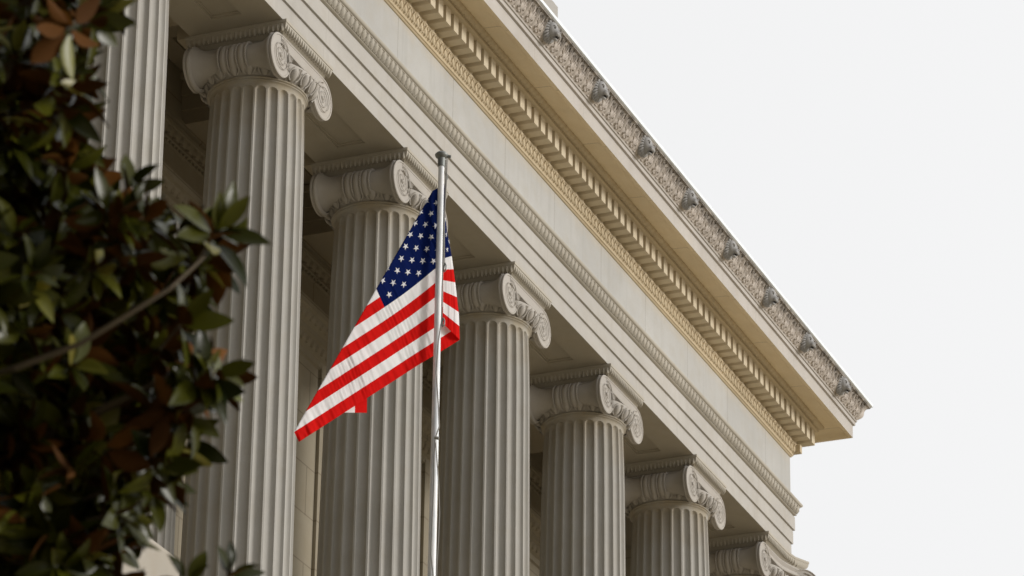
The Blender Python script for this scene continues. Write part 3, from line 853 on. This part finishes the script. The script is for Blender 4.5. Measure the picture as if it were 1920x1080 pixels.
# boughs that reach into the view: (x, y, radius in px, rosettes, depth m)
LOBES = [(30, 30, 120, 26), (120, 70, 70, 12), (185, 30, 45, 5), (60, 170, 120, 26), (150, 140, 40, 5), (50, 300, 110, 22), (135, 270, 42, 6), (40, 420, 130, 26), (150, 370, 55, 8), (150, 470, 90, 18),
         (230, 430, 55, 9), (280, 470, 60, 10), (345, 465, 45, 8), (395, 440, 30, 3), (380, 495, 40, 6), (60, 570, 140, 32), (210, 570, 95, 20), (310, 560, 60, 11), (110, 690, 140, 34), (235, 680, 85, 18), (320, 680, 45, 7), (345, 730, 45, 7), (395, 700, 25, 3),
         (70, 810, 140, 34), (210, 790, 90, 18), (285, 790, 55, 9), (320, 840, 30, 3), (170, 900, 85, 16), (250, 895, 50, 7), (60, 960, 130, 30), (140, 1000, 70, 12), (200, 985, 45, 5), (60, 1080, 110, 22), (150, 1085, 50, 6), (-60, 560, 160, 40), (-60, 150, 160, 36), (-60, 920, 160, 36), (100, 1200, 150, 26), (300, 1240, 90, 10)]
for (x, y, rp, n) in LOBES:
    if y < 390: x -= 34
    n = int(n*(1.15 if x < 260 else .75))
    dist0 = rng.uniform(13.1, 13.9)
    for i in range(n):
        a = rng.uniform(0, 6.283); q = math.sqrt(rng.random())
        px, py = x + rp*q*math.cos(a), y + rp*q*math.sin(a)
        p = np.array(at(px, py, dist0 + rng.uniform(-.35, .75)))
        out = p - TC; out /= np.linalg.norm(out)
        ax = out*.55 + np.array([0, 0, .45]) - fwn*.25 + rng.normal(0, .45, 3)
        rosette(p, ax, int(rng.integers(7, 11)), rng.uniform(.115, .165))
        if i % 2 == 0:
            inner = np.array(at(x-rp*.9, y+rp*.6, dist0+.3))
            m_ = (p*.5+inner*.5)+rng.normal(0, .02, 3); tw.tube([inner, m_, p], [.007, .0055, .004], 5, 0, False)
# leaves deeper in, behind the boughs in view
for i in range(420):
    y = rng.uniform(-80, 1180); xm = float(np.interp(y, [-80, 80, 280, 420, 520, 700, 850, 1000, 1180], [200, 120, 90, 160, 300, 300, 230, 130, 60]))
    x = rng.uniform(-160, xm); p = np.array(at(x, y, rng.uniform(14.0, 16.2)))
    rosette(p, rng.normal(0, .6, 3)+np.array([.2, -.3, .4]), 8, .2, .02)
# the rest of the crown, out of frame to the left and behind
cnt = 0
while cnt < 950:
    v = rng.normal(0, 1, 3); v /= np.linalg.norm(v); q = rng.uniform(.55, 1)**.5
    p = TC + np.array([.35, .55, .25]) + v*q*np.array([1.75, 1.75, 2.9])
    rel = p-camp; z = rel @ fwn; px = 960+FPX*(rel @ np.array(r2))/z; py = 540-FPX*(rel @ np.array(u2))/z
    if px > -40 and -150 < py < 1200: continue
    if px > 250: continue
    rosette(p, v+np.array([0, 0, .4]), 8, .21, .04); cnt += 1
# named boughs that show
def bough(pts, r0, r1): tw.tube(pts, [r0+(r1-r0)*i/(len(pts)-1) for i in range(len(pts))], 7, 0, False)
bough([at(-200, 760, 13.3), at(30, 690, 12.72), at(150, 645, 12.70), at(240, 590, 12.70), at(320, 540, 12.75), at(385, 480, 13.0)], .012, .005)
bough([at(-300, 700, 13.6), at(-60, 220, 13.4), at(10, 140, 13.2), at(40, 60, 13.2)], .03, .008)
bough([at(-100, 900, 13.5), at(120, 800, 13.3), at(230, 750, 13.2), at(330, 700, 13.2), at(400, 690, 13.2)], .02, .006)
bough([at(-100, 1060, 13.4), at(100, 960, 13.3), at(220, 910, 13.2)], .016, .006)
bough([at(60, 1200, 13.4), at(250, 1180, 13.3), at(380, 1110, 13.2), at(415, 1105, 13.2), at(437, 1070, 13.2)], .012, .005)
# single sprays at the outline: where the photo shows them, (x, y, axis towards px)
def spray(x, y, tx, ty, n=7, size=.16, dist=13.1, yp=.1):
    a = np.array(at(x, y, dist)); b = np.array(at(tx, ty, dist-.05)); ax = b-a
    rosette(a, ax, n, size, yp)
    tw.tube([a-ax/np.linalg.norm(ax)*.12+np.array([0, 0, -.03]), a], [.006, .004], 5, 0, False)
spray(405, 435, 440, 395, 10, .165, yp=.6); spray(435, 1072, 465, 1036, 7, .13, 13.1, .5); spray(348, 1085, 343, 1040, 6, .11); spray(380, 715, 430, 690, 10, .165); spray(175, 40, 220, 38, 6, .15)
spray(120, 205, 150, 225, 6, .14); spray(125, 320, 160, 345, 6, .14); spray(345, 600, 380, 570, 8, .15); spray(350, 780, 385, 790, 7, .15); spray(300, 870, 335, 880, 7, .14); spray(225, 960, 280, 960, 7, .15); spray(240, 350, 250, 320, 6, .14)
me = bpy.data.meshes.new('crown')
V = np.concatenate(LV); me.from_pydata(V - np.array([TC[0], TC[1], 0]), [], LF)
for m in (M_leaf, M_under, M_litleaf): me.materials.append(m)
me.polygons.foreach_set('material_index', LM); me.polygons.foreach_set('use_smooth', [True]*len(LF)); me.update()
cr = bpy.data.objects.new('crown', me); COL.objects.link(cr); cr.parent = tree
tw.build('twigs', M_bark, tree, (TC[0], TC[1], 0))
mb = MB()
mb.tube([(TC[0]+.05*math.sin(z*1.3), TC[1]+.04*math.cos(z), z) for z in np.linspace(0, TC[2]+1.5, 14)], list(np.linspace(.2, .05, 14)), 12)
for k in range(16):
    a = k*2.4; z = 2.0+k*.42; s0 = Vector((TC[0], TC[1], z)); L = 1.5-.03*k
    mb.tube([s0, s0+Vector((math.cos(a)*L*.5, math.sin(a)*L*.5, .3)), s0+Vector((math.cos(a)*L, math.sin(a)*L, .75))], [.05, .035, .012], 7, 0, False)
mb.build('trunk', M_bark, tree, (TC[0], TC[1], 0))
